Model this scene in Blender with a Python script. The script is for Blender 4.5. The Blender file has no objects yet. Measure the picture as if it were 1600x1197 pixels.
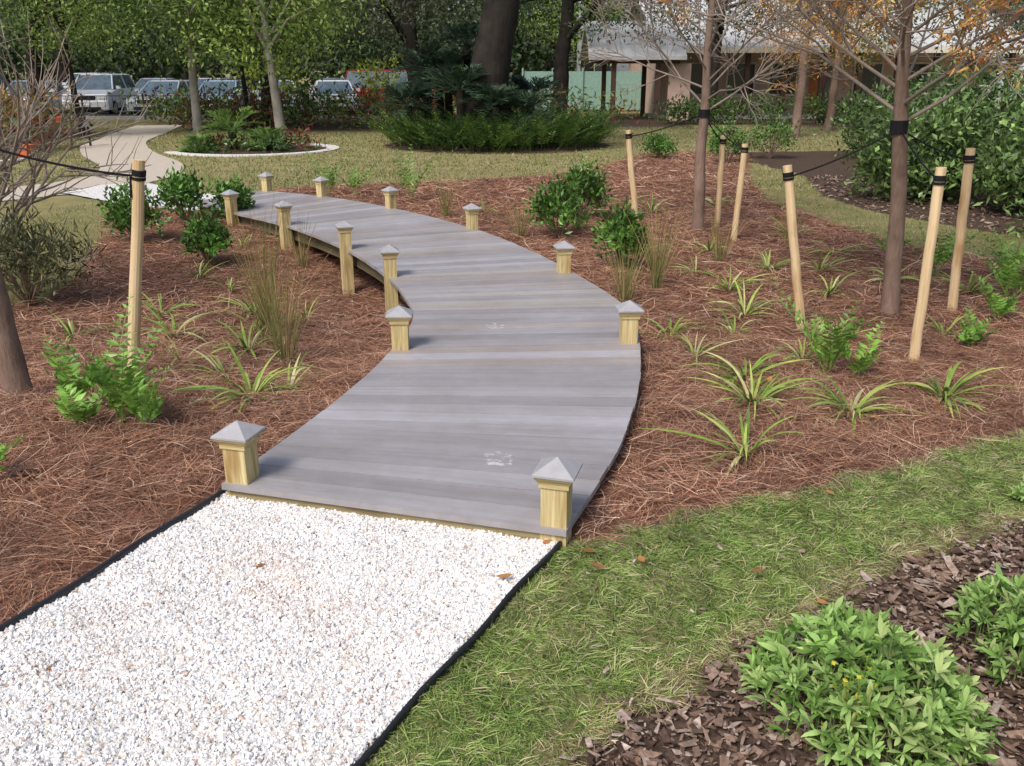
import bpy, math, numpy as np
rng=np.random.default_rng(11)
U=rng.uniform
scene=bpy.context.scene
def nz(v): return v/(np.linalg.norm(v,axis=-1,keepdims=True)+1e-9)
def sn(x,y,f=1.0,s=0.0):
    return (np.sin(x*f*1.7+s*3.1+1.3*np.sin(y*f*1.1+s))+np.sin(y*f*2.3+s*1.7+1.1*np.sin(x*f*1.9+s*2.2))+np.sin((x+y)*f*3.7+s))/3.0
def height(x,y):
    x=np.asarray(x,float);y=np.asarray(y,float)
    z=-.34*np.exp(-((x+1.9)/1.9)**2-((y-8.7)/2.3)**2)
    z=z-.06*np.exp(-((x-2.2)/1.3)**2-((y-7.5)/2.6)**2)
    z=z+.05*np.exp(-((x+2.6)/.8)**2-((y-4.4)/1.0)**2)
    f=np.clip((6.2-y)/2.4,0,1);z=z+.06*f*f*(3-2*f)
    return z
def pip(x,y,poly):
    x=np.asarray(x,float);y=np.asarray(y,float);ins=np.zeros(x.shape,bool)
    n=len(poly);j=n-1
    for i in range(n):
        xi,yi=poly[i];xj,yj=poly[j]
        c=((yi>y)!=(yj>y))&(x<(xj-xi)*(y-yi)/(yj-yi+1e-12)+xi)
        ins^=c;j=i
    return ins
# ---------------------------------------------------------------- zones
STRAW=[(-1.33,3.72),(-1.70,2.7),(-2.42,1.0),(-9,1.0),(-9,6.0),(-4.8,7.1),(-4.2,7.7),(-4.39,8.83),(-5.04,11.1),(-5.7,12.4),(-5.2,13.1),(-4.5,12.7),(-3.9,13.9),(-3.9,15.2),(-1.17,16.2),(.6,17.1),(2,19),(3.05,21.5),(4.7,22.5),(5.5,21),(4.44,17),(3.95,14),(4.08,12.1),(4.45,10.2),(5.17,8.83),(7,7.8),(9,7.4),(9,6.8),(5,5.8),(2.82,4.51),(2.12,4.13),(1.53,3.82),(1.17,3.65),(.7,3.46),(.22,3.2)]
BARK1=[(.2,2.02),(-.35,1.0),(7,1.0),(7,6.0),(2.22,3.4),(1.68,3.12),(1.32,2.87),(.99,2.63),(.69,2.44)]
BARK2=[(4.9,22),(5.5,17),(4.9,14.2),(5.1,12.6),(5.9,10.9),(8,9.7),(16,9.5),(16,24)]
BARK3=[(-32,17.5),(-13,18.6),(-11.2,20),(-11.2,22.3),(-12.4,25.2),(-13.3,30),(-20,36),(-40,36)]
BARK4=[(-9.8,29.3),(-4,29.3),(1,31.5),(9,32.6),(14,31),(14,41),(-14,36)]
def ell(c,r,n=24): return [(c[0]+r[0]*math.cos(a),c[1]+r[1]*math.sin(a)) for a in np.linspace(0,2*math.pi,n,endpoint=False)]
BARK5=ell((-6.5,22.9),(1.9,1.7)); BARK6=ell((-.4,24.3),(3.0,2.7))
GRAVEL=[(-1.30,3.66),(-1.685,2.7),(-2.385,1.0),(-.98,.95),(-.385,2.08),(.21,3.24)]
SPUR=[(-4.5,12.6),(-3.85,13.75),(-5.3,14.7),(-6.4,15.9),(-7.1,15.6),(-7.3,14.6),(-5.7,13.2)]
LP=[(-1.30,3.59),(-1.11,4.20),(-.92,4.92),(-.80,5.60),(-.735,6.34),(-.83,6.90),(-1.117,7.80),(-1.526,8.73),(-2.016,9.60),(-2.76,10.66),(-3.589,11.55),(-4.48,12.57)]
RP=[(.22,3.16),(.53,4.02),(.745,4.90),(.86,5.70),(.905,6.45),(.82,7.08),(.506,8.13),(.10,9.23),(-.447,10.34),(-1.40,11.72),(-2.55,12.95),(-3.81,13.80)]
DECK=LP+RP[::-1]
def wob(x,y):
    return x+.05*sn(x,y,4,1)+.03*sn(x,y,17,2), y+.05*sn(x,y,4,5)+.03*sn(x,y,17,7)
def is_straw(x,y): a,b=wob(x,y); return pip(a,b,STRAW)&~pip(x,y,GRAVEL)
def is_bark(x,y):
    a,b=wob(x,y); m=np.zeros(np.asarray(x).shape,bool)
    for p in (BARK1,BARK2,BARK3,BARK4,BARK5,BARK6): m|=pip(a,b,p)
    return m
def cr(P,t):
    P=np.array(P,float);n=len(P)-1;t=np.clip(np.asarray(t,float),0,n);i=np.minimum(t.astype(int),n-1);f=(t-i)[...,None]
    g=lambda k:P[np.clip(k,0,n)]
    p0=np.where((i==0)[...,None],2*P[0]-P[1],g(i-1));p3=np.where((i==n-1)[...,None],2*P[n]-P[n-1],g(i+2))
    p1,p2=g(i),g(i+1)
    return .5*((2*p1)+(-p0+p2)*f+(2*p0-5*p1+4*p2-p3)*f**2+(-p0+3*p1-3*p2+p3)*f**3)
PATHC=[(-12.6,33),(-11.6,28.5),(-10.9,25.2),(-9.4,21.8),(-7.7,18.9),(-7.15,16.7),(-7.7,15.0),(-8.9,13.7),(-11,12.4),(-15,11.2)]
_pt=cr(PATHC,np.linspace(0,9,120)); _tg=nz(np.gradient(_pt,axis=0)); _nm=np.stack([-_tg[:,1],_tg[:,0]],1)
PATH=[tuple(p) for p in _pt+_nm*.8]+[tuple(p) for p in (_pt-_nm*.8)[::-1]]
def is_path(x,y): return pip(x,y,PATH)|pip(x,y,SPUR)|pip(x,y,GRAVEL)
# ---------------------------------------------------------------- node helpers
def mat_new(name):
    m=bpy.data.materials.new(name);m.use_nodes=True;nt=m.node_tree;nt.nodes.clear()
    return m,nt
def nd(nt,t,props=None,**inp):
    n=nt.nodes.new(t)
    for k,v in (props or {}).items(): setattr(n,k,v)
    for k,v in inp.items():
        key=int(k[1:]) if k[0]=='_' and k[1:].isdigit() else k.replace('_',' ')
        s=n.inputs[key]
        if isinstance(v,bpy.types.NodeSocket): nt.links.new(v,s)
        else: s.default_value=v
    return n
def rgb(c): return (c[0],c[1],c[2],1)
def ramp(nt,fac,stops):
    r=nt.nodes.new('ShaderNodeValToRGB');e=r.color_ramp.elements
    while len(e)<len(stops): e.new(.5)
    for k,(p,c) in enumerate(stops): e[k].position=p;e[k].color=rgb(c)
    nt.links.new(fac,r.inputs[0]);return r.outputs[0]
def mixc(nt,f,a,b,mode='MIX'):
    n=nt.nodes.new('ShaderNodeMix');n.data_type='RGBA';n.blend_type=mode
    for s,v in ((n.inputs[0],f),(n.inputs[6],a),(n.inputs[7],b)):
        if isinstance(v,bpy.types.NodeSocket): nt.links.new(v,s)
        elif isinstance(v,(int,float)): s.default_value=v
        else: s.default_value=rgb(v)
    return n.outputs[2]
def noise(nt,vec,scale,detail=4,rough=.6):
    return nd(nt,'ShaderNodeTexNoise',Vector=vec,Scale=scale,Detail=detail,Roughness=rough).outputs['Fac']
def finish(nt,col,rough=.8,bump=None,bstr=.3,bdist=.01,spec=.3,metal=0,trans=0.0):
    p=nd(nt,'ShaderNodeBsdfPrincipled');p.inputs['Roughness'].default_value=rough;p.inputs['Specular IOR Level'].default_value=spec
    p.inputs['Metallic'].default_value=metal
    if isinstance(col,bpy.types.NodeSocket): nt.links.new(col,p.inputs['Base Color'])
    else: p.inputs['Base Color'].default_value=rgb(col)
    if bump is not None:
        b=nd(nt,'ShaderNodeBump',Height=bump,Strength=bstr,Distance=bdist);nt.links.new(b.outputs[0],p.inputs['Normal'])
    out=nd(nt,'ShaderNodeOutputMaterial')
    if trans>0:
        t=nd(nt,'ShaderNodeBsdfTranslucent');nt.links.new(col,t.inputs[0])
        m=nt.nodes.new('ShaderNodeMixShader');m.inputs[0].default_value=trans
        nt.links.new(p.outputs[0],m.inputs[1]);nt.links.new(t.outputs[0],m.inputs[2]);nt.links.new(m.outputs[0],out.inputs[0])
    else: nt.links.new(p.outputs[0],out.inputs[0])
def attr(nt,name): return nd(nt,'ShaderNodeAttribute',{'attribute_name':name})
def objco(nt): return nd(nt,'ShaderNodeTexCoord').outputs['Object']
def m_attr(name,rough=.7,spec=.3,trans=0.0,nscale=20,namt=.35):
    m,nt=mat_new(name);c=attr(nt,'Col').outputs['Color'];f=noise(nt,objco(nt),nscale,2)
    k=ramp(nt,f,[(.25,(1-namt,)*3),(.75,(1+namt*.6,)*3)])
    finish(nt,mixc(nt,1.0,c,k,'MULTIPLY'),rough=rough,spec=spec,trans=trans);return m
M_leaf=m_attr('leaf',.5,.35,.28,8,.3)
M_gloss=m_attr('glossy_leaf',.38,.45,.2,14,.3)
M_straw=m_attr('pine_needle',.75,.2,0,30,.2)
M_grass=m_attr('grass_blade',.6,.25,.2,5,.3)
M_stone=m_attr('white_marble_chip',.75,.3,0,60,.1)
M_chip=m_attr('bark_chip',.9,.15,0,60,.5)
def m_plain(name,c,rough=.6,spec=.4,metal=0,ns=8,amt=.15,bstr=0):
    m,nt=mat_new(name);f=noise(nt,objco(nt),ns,5)
    col=ramp(nt,f,[(.3,tuple(x*(1-amt) for x in c)),(.7,tuple(min(1,x*(1+amt)) for x in c))])
    finish(nt,col,rough=rough,spec=spec,metal=metal,bump=f if bstr else None,bstr=bstr);return m
def m_bark(name,c1,c2,sc=12,bd=.02):
    m,nt=mat_new(name);mp=nd(nt,'ShaderNodeMapping',Vector=objco(nt),Scale=(1,1,.22))
    f=noise(nt,mp.outputs[0],sc,6,.7);g=noise(nt,objco(nt),2.5,3)
    col=mixc(nt,.6,ramp(nt,f,[(.3,c1),(.7,c2)]),ramp(nt,g,[(.3,c1),(.7,c2)]))
    finish(nt,col,rough=.9,bump=f,bstr=.8,bdist=bd,spec=.15);return m
M_oak=m_bark('oak_bark',(.012,.010,.009),(.052,.044,.037),7,.05)
M_pale=m_bark('pale_bark',(.20,.18,.155),(.46,.43,.38),10)
M_cyp=m_bark('cypress_bark',(.11,.07,.052),(.33,.235,.185),34,.014)
M_twig=m_bark('grey_twig',(.18,.145,.12),(.36,.30,.25),20,.01)
def m_wood(name,c1,c2,knot,sc=(1.5,38,38)):
    m,nt=mat_new(name);g=attr(nt,'G').outputs['Vector']
    mp=nd(nt,'ShaderNodeMapping',Vector=g,Scale=sc)
    f=noise(nt,mp.outputs[0],1.0,5,.65)
    mp2=nd(nt,'ShaderNodeMapping',Vector=g,Scale=(2.2,14,14));f2=noise(nt,mp2.outputs[0],1,2)
    col=mixc(nt,ramp(nt,f2,[(.55,(0,0,0)),(.72,(1,1,1))]),ramp(nt,f,[(.32,c1),(.68,c2)]),knot)
    finish(nt,col,rough=.75,bump=f,bstr=.25,bdist=.004,spec=.25);return m
M_pine=m_wood('treated_pine',(.36,.26,.10),(.72,.60,.33),(.34,.22,.08),(2.5,60,60))
M_joist=m_wood('shaded_joist',(.10,.085,.05),(.2,.17,.10),(.1,.08,.05))  # joist wood coloured darker to paint in the shade under the deck edge
M_fascia=m_wood('front_fascia',(.22,.17,.08),(.38,.31,.17),(.2,.15,.08))
M_stake=m_wood('peeled_pole',(.54,.38,.20),(.78,.60,.37),(.48,.30,.15),(1.2,34,34))
# deck composite
M_deck,nt=mat_new('composite_decking')
g=attr(nt,'G').outputs['Vector'];c=attr(nt,'Col').outputs['Color']
f=noise(nt,nd(nt,'ShaderNodeMapping',Vector=g,Scale=(.8,16,9)).outputs[0],1,5,.65)
f2=noise(nt,nd(nt,'ShaderNodeMapping',Vector=g,Scale=(9,260,9)).outputs[0],1,3,.6)
oc=objco(nt);f3=noise(nt,oc,1.3,4);f4=noise(nt,oc,7,5,.75)
k=mixc(nt,1,ramp(nt,f,[(.3,(.87,.85,.84)),(.7,(1.10,1.10,1.11))]),ramp(nt,f2,[(.3,(.93,.93,.93)),(.7,(1.06,1.06,1.06))]),'MULTIPLY')
k=mixc(nt,1,k,ramp(nt,f3,[(.35,(.91,.89,.86)),(.65,(1.07,1.07,1.08))]),'MULTIPLY')
k=mixc(nt,1,k,ramp(nt,f4,[(.3,(.92,.91,.89)),(.7,(1.06,1.06,1.06))]),'MULTIPLY')
col=mixc(nt,1,c,k,'MULTIPLY')
for (px,py,r) in ((-.06,3.86,.10),(-.12,6.18,.10)):
    d=nd(nt,'ShaderNodeVectorMath',{'operation':'DISTANCE'},_0=oc,_1=(px,py,.15)).outputs['Value']
    n=noise(nt,oc,28,5,.75)
    a=nd(nt,'ShaderNodeMath',{'operation':'DIVIDE'},_0=d,_1=r).outputs[0]
    a=nd(nt,'ShaderNodeMath',{'operation':'SUBTRACT'},_0=1.0,_1=a).outputs[0]
    a=nd(nt,'ShaderNodeMath',{'operation':'MULTIPLY'},_0=a,_1=.5).outputs[0]
    a=nd(nt,'ShaderNodeMath',{'operation':'MINIMUM'},_0=a,_1=.16).outputs[0]
    a=nd(nt,'ShaderNodeMath',{'operation':'ADD'},_0=a,_1=n).outputs[0]
    a=nd(nt,'ShaderNodeMapRange',_0=a,_1=.66,_2=.74).outputs[0]
    gt=nd(nt,'ShaderNodeMath',{'operation':'LESS_THAN'},_0=d,_1=r).outputs[0]
    a=nd(nt,'ShaderNodeMath',{'operation':'MULTIPLY'},_0=a,_1=gt).outputs[0]
    a=nd(nt,'ShaderNodeMath',{'operation':'MULTIPLY'},_0=a,_1=.5).outputs[0]
    col=mixc(nt,a,col,(.75,.75,.78))
finish(nt,col,rough=.5,bump=f2,bstr=.15,bdist=.002,spec=.4)
M_cap=m_plain('grey_cap',(.36,.355,.37),.5,.4,0,20,.1)
M_black=m_plain('black_plastic',(.018,.018,.022),.5,.4)
M_strap=m_plain('black_strap',(.012,.012,.014),.7,.2)
# ---------------------------------------------------------------- mesh builder
def empty(name,loc=(0,0,0)):
    o=bpy.data.objects.new(name,None);o.location=loc;o.empty_display_size=.2;scene.collection.objects.link(o);return o
def build(name,parts,mats,parent=None,smooth=False):
    vs=[];cs=[];gs=[];li=[];ls=[];mi=[];off=0;lo=0
    for p in parts:
        V,F=np.asarray(p[0],float),np.asarray(p[1],int);C=p[2] if len(p)>2 and p[2] is not None else (.5,.5,.5);m=p[3] if len(p)>3 else 0
        G=p[4] if len(p)>4 else np.zeros((len(V),3))
        C=np.broadcast_to(np.asarray(C,float),(len(V),3))
        vs.append(V);cs.append(C);gs.append(G);li.append((F+off).ravel());k=F.shape[1];ls.append(lo+np.arange(len(F))*k);mi.append(np.full(len(F),m));off+=len(V);lo+=F.size
    V=np.concatenate(vs);C=np.concatenate(cs);G=np.concatenate(gs);LI=np.concatenate(li);LS=np.concatenate(ls);MI=np.concatenate(mi)
    me=bpy.data.meshes.new(name);me.vertices.add(len(V));me.vertices.foreach_set('co',V.ravel().astype('f'))
    me.loops.add(len(LI));me.loops.foreach_set('vertex_index',LI.astype('i'))
    me.polygons.add(len(LS));me.polygons.foreach_set('loop_start',LS.astype('i'));me.polygons.foreach_set('material_index',MI.astype('i'))
    me.polygons.foreach_set('use_smooth',np.full(len(LS),bool(smooth)))
    a=me.attributes.new('Col','FLOAT_COLOR','POINT');a.data.foreach_set('color',np.concatenate([np.clip(C,0,1),np.ones((len(C),1))],1).ravel().astype('f'))
    a=me.attributes.new('G','FLOAT_VECTOR','POINT');a.data.foreach_set('vector',G.ravel().astype('f'))
    for m in mats: me.materials.append(m)
    me.update(calc_edges=True);me.validate()
    o=bpy.data.objects.new(name,me);scene.collection.objects.link(o)
    if parent: o.parent=parent
    return o
def strips(P,D,L,W,nseg,prof,bend,c0,c1=None,side=None):
    N=len(P);L=np.broadcast_to(L,(N,))[:,None];W=np.broadcast_to(W,(N,))[:,None];D=nz(D)
    if side is None:
        side=np.cross(D,nz(rng.normal(size=(N,3))))
    side=nz(side);c0=np.broadcast_to(c0,(N,3));c1=c0 if c1 is None else np.broadcast_to(c1,(N,3))
    V=np.zeros((N,nseg+1,2,3));C=np.zeros((N,nseg+1,2,3))
    for k in range(nseg+1):
        t=k/nseg;p=P+D*L*t+bend*t*t
        V[:,k,0]=p-side*W*prof[k]*.5;V[:,k,1]=p+side*W*prof[k]*.5
        C[:,k]=(c0*(1-t)+c1*t)[:,None]
    b=(np.arange(N)*(nseg+1)*2)[:,None]+(np.arange(nseg)*2)[None]
    F=np.stack([b,b+1,b+3,b+2],-1).reshape(-1,4)
    return V.reshape(-1,3),F,C.reshape(-1,3)
def diamonds(P,D,S,L,W,col):
    N=len(P);L=np.broadcast_to(L,(N,))[:,None];W=np.broadcast_to(W,(N,))[:,None]
    Nn=np.cross(D,S)
    V=np.stack([P,P+D*L*.45+S*W*.5+Nn*W*.12,P+D*L,P+D*L*.45-S*W*.5+Nn*W*.12],1)
    F=np.arange(N*4).reshape(N,4)
    return V.reshape(-1,3),F,np.repeat(np.broadcast_to(col,(N,3)),4,0)
def runit(n): return nz(rng.normal(size=(n,3)))
def cloud(cent,r,n,L,W,col,var=.3,bias=(0,0,0)):
    cent=np.atleast_2d(cent);K=len(cent);c=np.repeat(cent,n,0);P=c+rng.normal(size=(K*n,3))*r
    D=nz(runit(K*n)+np.asarray(bias)+.6*nz(P-c));S=nz(np.cross(D,runit(K*n)))
    col=np.broadcast_to(col,(K,3)) if np.ndim(col)<2 or len(col)!=K else col
    cc=np.repeat(col*U(1-var,1+var,(K,1)),n,0)*U(.7,1.3,(K*n,1))
    return diamonds(P,D,S,L*U(.6,1.3,K*n),W*U(.7,1.2,K*n),cc)
def crown(c,r,ncl,crd,nl,L,W,col,var=.45):
    d=runit(ncl);cen=np.asarray(c)+d*np.asarray(r)*(U(.2,1,(ncl,1))**.5)
    return cloud(cen,np.asarray([crd,crd,crd*.6]),nl,L,W,col,var,(0,0,-.3))
def tube(pts,rad,n=8,col=(.5,.5,.5),mi=0,cap=True,wood=False):
    pts=np.asarray(pts,float);m=len(pts);rad=np.broadcast_to(rad,(m,));T=nz(np.gradient(pts,axis=0))
    ref=np.array([1.,0,0]) if abs(T[0][2])>.7 else np.array([0,0,1.])
    A=nz(np.cross(T,ref));B=np.cross(T,A);a=np.linspace(0,2*math.pi,n,endpoint=False)
    V=pts[:,None]+rad[:,None,None]*(A[:,None]*np.cos(a)[None,:,None]+B[:,None]*np.sin(a)[None,:,None])
    F=[]
    for i in range(m-1):
        for j in range(n):
            k=(j+1)%n;F.append((i*n+j,i*n+k,(i+1)*n+k,(i+1)*n+j))
    V=V.reshape(-1,3);G=np.zeros((len(V),3))
    s=np.concatenate([[0],np.cumsum(np.linalg.norm(np.diff(pts,axis=0),axis=1))])
    G[:,0]=np.repeat(s,n)+U(0,50);G[:,1]=np.tile(np.cos(a)*rad[0],m);G[:,2]=np.tile(np.sin(a)*rad[0],m)
    out=[(V,np.array(F),col,mi,G)]
    if cap:
        W_=V[(m-1)*n:];out.append((W_,np.arange(n)[None],col,mi,G[(m-1)*n:]))
    return out
def tapered_box(c,sx,sy,z0,z1,tx=None,ty=None,rot=0,col=(.5,.5,.5),mi=0,grain='z'):
    tx=sx if tx is None else tx;ty=sy if ty is None else ty
    L=np.array([(-sx,-sy,z0),(sx,-sy,z0),(sx,sy,z0),(-sx,sy,z0),(-tx,-ty,z1),(tx,-ty,z1),(tx,ty,z1),(-tx,ty,z1)],float)*np.array([.5,.5,1])
    F=np.array([(0,3,2,1),(4,5,6,7),(0,1,5,4),(1,2,6,5),(2,3,7,6),(3,0,4,7)])
    seed=U(0,80)
    G=L[:,[2,0,1]].copy() if grain=='z' else (L[:,[0,1,2]].copy() if grain=='x' else L[:,[1,0,2]].copy())
    G[:,0]+=seed;G[:,1]+=seed
    cr_,sr=math.cos(rot),math.sin(rot)
    V=L.copy();V[:,0]=L[:,0]*cr_-L[:,1]*sr+c[0];V[:,1]=L[:,0]*sr+L[:,1]*cr_+c[1];V[:,2]+=c[2] if len(c)>2 else 0
    return (V,F,col,mi,G)
def box(x0,x1,y0,y1,z0,z1,mi=0,col=(.5,.5,.5),grain='x'):
    return tapered_box(((x0+x1)/2,(y0+y1)/2,0),x1-x0,y1-y0,z0,z1,mi=mi,col=col,grain=grain)
# ---------------------------------------------------------------- ground
def axis(lo,hi,step,far):
    a=[lo];s=step
    while a[-1]>-far: s*=1.25;a.append(a[-1]-s)
    b=[hi];s=step
    while b[-1]<far: s*=1.25;b.append(b[-1]+s)
    return np.array(a[:0:-1]+list(np.arange(lo,hi,step))+b)
xs=axis(-8,8,.06,700);ys=axis(1,24,.06,900)
X,Y=np.meshgrid(xs,ys);x=X.ravel();y=Y.ravel()
st=is_straw(x,y);bk=is_bark(x,y);dry=np.clip((y-7)/8,0,1)
z=height(x,y)+np.where(st,.012*sn(x,y,6,3)+.008*sn(x,y,15,4),0)+np.where(~st&(np.abs(x)<8)&(y<24),.006*sn(x,y,9,2),0)
z=np.where(pip(x,y,GRAVEL)|pip(x,y,SPUR)|pip(x,y,PATH),height(x,y)-.02,z)
nx,ny=len(xs),len(ys);idx=np.arange(nx*ny).reshape(ny,nx)
F=np.stack([idx[:-1,:-1],idx[:-1,1:],idx[1:,1:],idx[1:,:-1]],-1).reshape(-1,4)
M_ground,nt=mat_new('ground_mix')
oc=objco(nt);za=nd(nt,'ShaderNodeSeparateColor',Color=attr(nt,'Col').outputs['Color'])
n1=noise(nt,oc,2.2,4);n2=noise(nt,oc,38,6,.7);n3=noise(nt,oc,150,4,.7)
straw=mixc(nt,.5,ramp(nt,n2,[(.3,(.08,.038,.026)),(.7,(.32,.165,.105))]),ramp(nt,n3,[(.3,(.09,.042,.03)),(.7,(.35,.185,.125))]))
lawnN=mixc(nt,n1,ramp(nt,n3,[(.3,(.05,.062,.018)),(.7,(.22,.24,.075))]),ramp(nt,n2,[(.3,(.11,.10,.045)),(.7,(.33,.28,.14))]))
lawnF=mixc(nt,ramp(nt,n1,[(.35,(0,0,0)),(.65,(1,1,1))]),ramp(nt,n3,[(.3,(.14,.14,.045)),(.7,(.28,.26,.10))]),ramp(nt,n2,[(.3,(.24,.19,.09)),(.7,(.42,.35,.18))]))
lawn=mixc(nt,za.outputs[2],lawnN,lawnF)
bark=ramp(nt,n2,[(.35,(.025,.017,.013)),(.7,(.17,.115,.085))])
col=mixc(nt,za.outputs[0],lawn,straw);col=mixc(nt,za.outputs[1],col,bark)
finish(nt,col,rough=.95,bump=n2,bstr=.6,bdist=.02,spec=.1)
build('ground',[(np.stack([x,y,z],1),F,np.stack([st,bk,dry],1).astype(float))],[M_ground],smooth=True)
# ---------------------------------------------------------------- pine straw
def scatter(n,x0,x1,y0,y1,mask):
    a=U(x0,x1,n);b=U(y0,y1,n);m=mask(a,b);return a[m],b[m]
parts=[]
for (n,x0,x1,y0,y1,L,W,zz) in ((200000,-4.2,4.2,1.6,6.5,.17,.0024,.075),(130000,-5.5,6,6.5,12.5,.2,.0040,.065),(55000,-6,6,12.5,23,.24,.008,.05)):
    a,b=scatter(n,x0,x1,y0,y1,is_straw)
    keep=np.abs(a)<b*.66+.4;a,b=a[keep],b[keep];N=len(a)
    th=U(0,2*math.pi,N)*.75+2.2*sn(a,b,1.6,9)+1.2*sn(a,b,4.5,3)
    D=np.stack([np.cos(th),np.sin(th),rng.normal(size=N)*.2],1)
    Ls=L*U(.35,1.25,N)
    heap=np.clip(.5+.9*sn(a,b,5,6),0,1)
    P=np.stack([a,b,height(a,b)+.004+U(0,1,N)**1.5*zz*(.2+heap)],1)
    # needles lie under the deck, never through it
    dn=nz(D);e=P+dn*Ls[:,None]*1.15;ok=~(pip(P[:,0],P[:,1],DECK)|pip(e[:,0],e[:,1],DECK)|pip((P[:,0]+e[:,0])/2,(P[:,1]+e[:,1])/2,DECK)|pip(e[:,0],e[:,1],GRAVEL)&(U(0,1,N)<.93))
    under=(P[:,2]<.09)&(np.maximum(P[:,2],e[:,2])<.10)
    ok=ok|(under&~pip(e[:,0],e[:,1],GRAVEL));a,b,D,Ls,P=a[ok],b[ok],D[ok],Ls[ok],P[ok];N=len(a)
    bend=np.stack([rng.normal(size=N)*.05,rng.normal(size=N)*.05,-U(0,.035,N)],1)
    base=np.array([(.38,.195,.12),(.27,.125,.078),(.51,.30,.20),(.12,.055,.036),(.68,.48,.35)])[rng.choice(5,N,p=[.33,.24,.21,.14,.08])]
    base=base*(U(.75,1.2,(N,1)))*(1+.24*sn(a,b,2.2,8)+.15*sn(a,b,.8,2))[:,None]
    parts.append(strips(P,D,Ls,W*U(.8,1.3,N),3,[1,1,1,.5],bend,base,side=np.cross(D,[0,0,1])+rng.normal(size=(N,3))*.35))
build('pine_straw_mulch',parts,[M_straw])
# ---------------------------------------------------------------- gravel (near path)
GZ=.06
M_gbase,nt=mat_new('gravel_bed');oc=objco(nt);v=nd(nt,'ShaderNodeTexVoronoi',Vector=oc,Scale=110)
finish(nt,ramp(nt,v.outputs['Distance'],[(.1,(.76,.73,.69)),(.8,(.46,.43,.40))]),rough=.9,bump=v.outputs['Distance'],bstr=.6,bdist=.006)
gv=np.array([(p[0],p[1],GZ+.012) for p in GRAVEL])
path_e=empty('gravel_path')
build('gravel_bed',[(gv,np.arange(len(gv)).reshape(1,-1))],[M_gbase],path_e)
gx,gy=scatter(170000,-2.0,.25,1.85,3.7,lambda a,b:pip(a,b,GRAVEL)&(np.abs(a+.0)<b*.65+.2));N=len(gx)
s=np.array([(-1,-1,-1),(1,-1,-1),(1,1,-1),(-1,1,-1),(-1,-1,1),(1,-1,1),(1,1,1),(-1,1,1)],float)
sz=.0023+.0042*U(0,1,N)**1.6
Vl=s[None]*(1+rng.normal(size=(N,8,3))*.3)*sz[:,None,None]*np.stack([U(.8,1.4,N),U(.7,1.1,N),U(.5,.9,N)],1)[:,None]
def rotm(N):
    q=nz(rng.normal(size=(N,4)));w,a,b,c=q.T
    return np.stack([np.stack([1-2*(b*b+c*c),2*(a*b-c*w),2*(a*c+b*w)],-1),np.stack([2*(a*b+c*w),1-2*(a*a+c*c),2*(b*c-a*w)],-1),np.stack([2*(a*c-b*w),2*(b*c+a*w),1-2*(a*a+b*b)],-1)],1)
R=rotm(N);V=np.einsum('nij,nkj->nki',R,Vl)+np.stack([gx,gy,GZ+.014+U(0,.012,N)+.006*sn(gx,gy,8,2)],1)[:,None]
fc=np.array([(0,3,2,1),(4,5,6,7),(0,1,5,4),(1,2,6,5),(2,3,7,6),(3,0,4,7)])
Fs=(np.arange(N)*8)[:,None,None]+fc[None]
pal=np.array([(.86,.855,.85),(.80,.77,.73),(.74,.65,.57),(.60,.59,.58),(.56,.42,.34)])
tint=rng.choice(5,N,p=[.57,.26,.08,.06,.03]);cc=pal[tint]*U(.86,1.05,(N,1))
patch=np.clip(sn(gx,gy,2.2,4)+.35*sn(gx,gy,9,1)-.25,0,1)[:,None]*.35;cc=cc*(1-patch*np.array([.10,.28,.38]))*(1+.05*sn(gx,gy,5,7))[:,None]
build('marble_chips',[(V.reshape(-1,3),Fs.reshape(-1,4),np.repeat(cc,8,0))],[M_stone],path_e)
def edging(pts,w,z0,z1,name,mat,par=None):
    P=np.array(pts,float);T=nz(np.gradient(P,axis=0));Nn=np.stack([-T[:,1],T[:,0]],1)*w/2
    m=len(P);prof=[(-1,z0),(-1,z1-.006),(-.5,z1),(.5,z1),(1,z1-.006),(1,z0)];k=len(prof)
    V=np.array([[P[i][0]+Nn[i][0]*a,P[i][1]+Nn[i][1]*a,zz] for i in range(m) for a,zz in prof])
    F=np.array([(i*k+j,i*k+j+1,(i+1)*k+j+1,(i+1)*k+j) for i in range(m-1) for j in range(k-1)])
    return build(name,[(V,F)],[mat],par)
def lin(a,b,n=30,wv=.007):
    t=np.linspace(0,1,n)[:,None];p=np.array(a)*(1-t)+np.array(b)*t;p[:,0]+=wv*np.sin(np.arange(n)*.9);return p
ee=empty('landscape_edging')
edging(lin((-1.30,3.66),(-2.395,1.0)),.026,GZ-.05,GZ+.045,'edging_left',M_black,ee)
edging(lin((.23,3.26),(-.96,.93)),.016,GZ-.05,GZ+.034,'edging_right',M_black,ee)
M_path,nt=mat_new('concrete_path');oc=objco(nt);a=noise(nt,oc,6,5);b=noise(nt,oc,80,3)
finish(nt,mixc(nt,.5,ramp(nt,a,[(.3,(.44,.38,.30)),(.7,(.58,.51,.42))]),ramp(nt,b,[(.3,(.40,.34,.27)),(.7,(.62,.55,.46))])),rough=.9,bump=b,bstr=.2)
V=np.array([(p[0],p[1],.012) for p in np.stack([_pt+_nm*.8,_pt-_nm*.8],1).reshape(-1,2)])
F=np.array([(2*i,2*i+1,2*i+3,2*i+2) for i in range(len(_pt)-1)])
build('winding_footpath',[(V,F)],[M_path])
M_wg,nt=mat_new('white_gravel_far');oc=objco(nt);v=nd(nt,'ShaderNodeTexVoronoi',Vector=oc,Scale=55)
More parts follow.
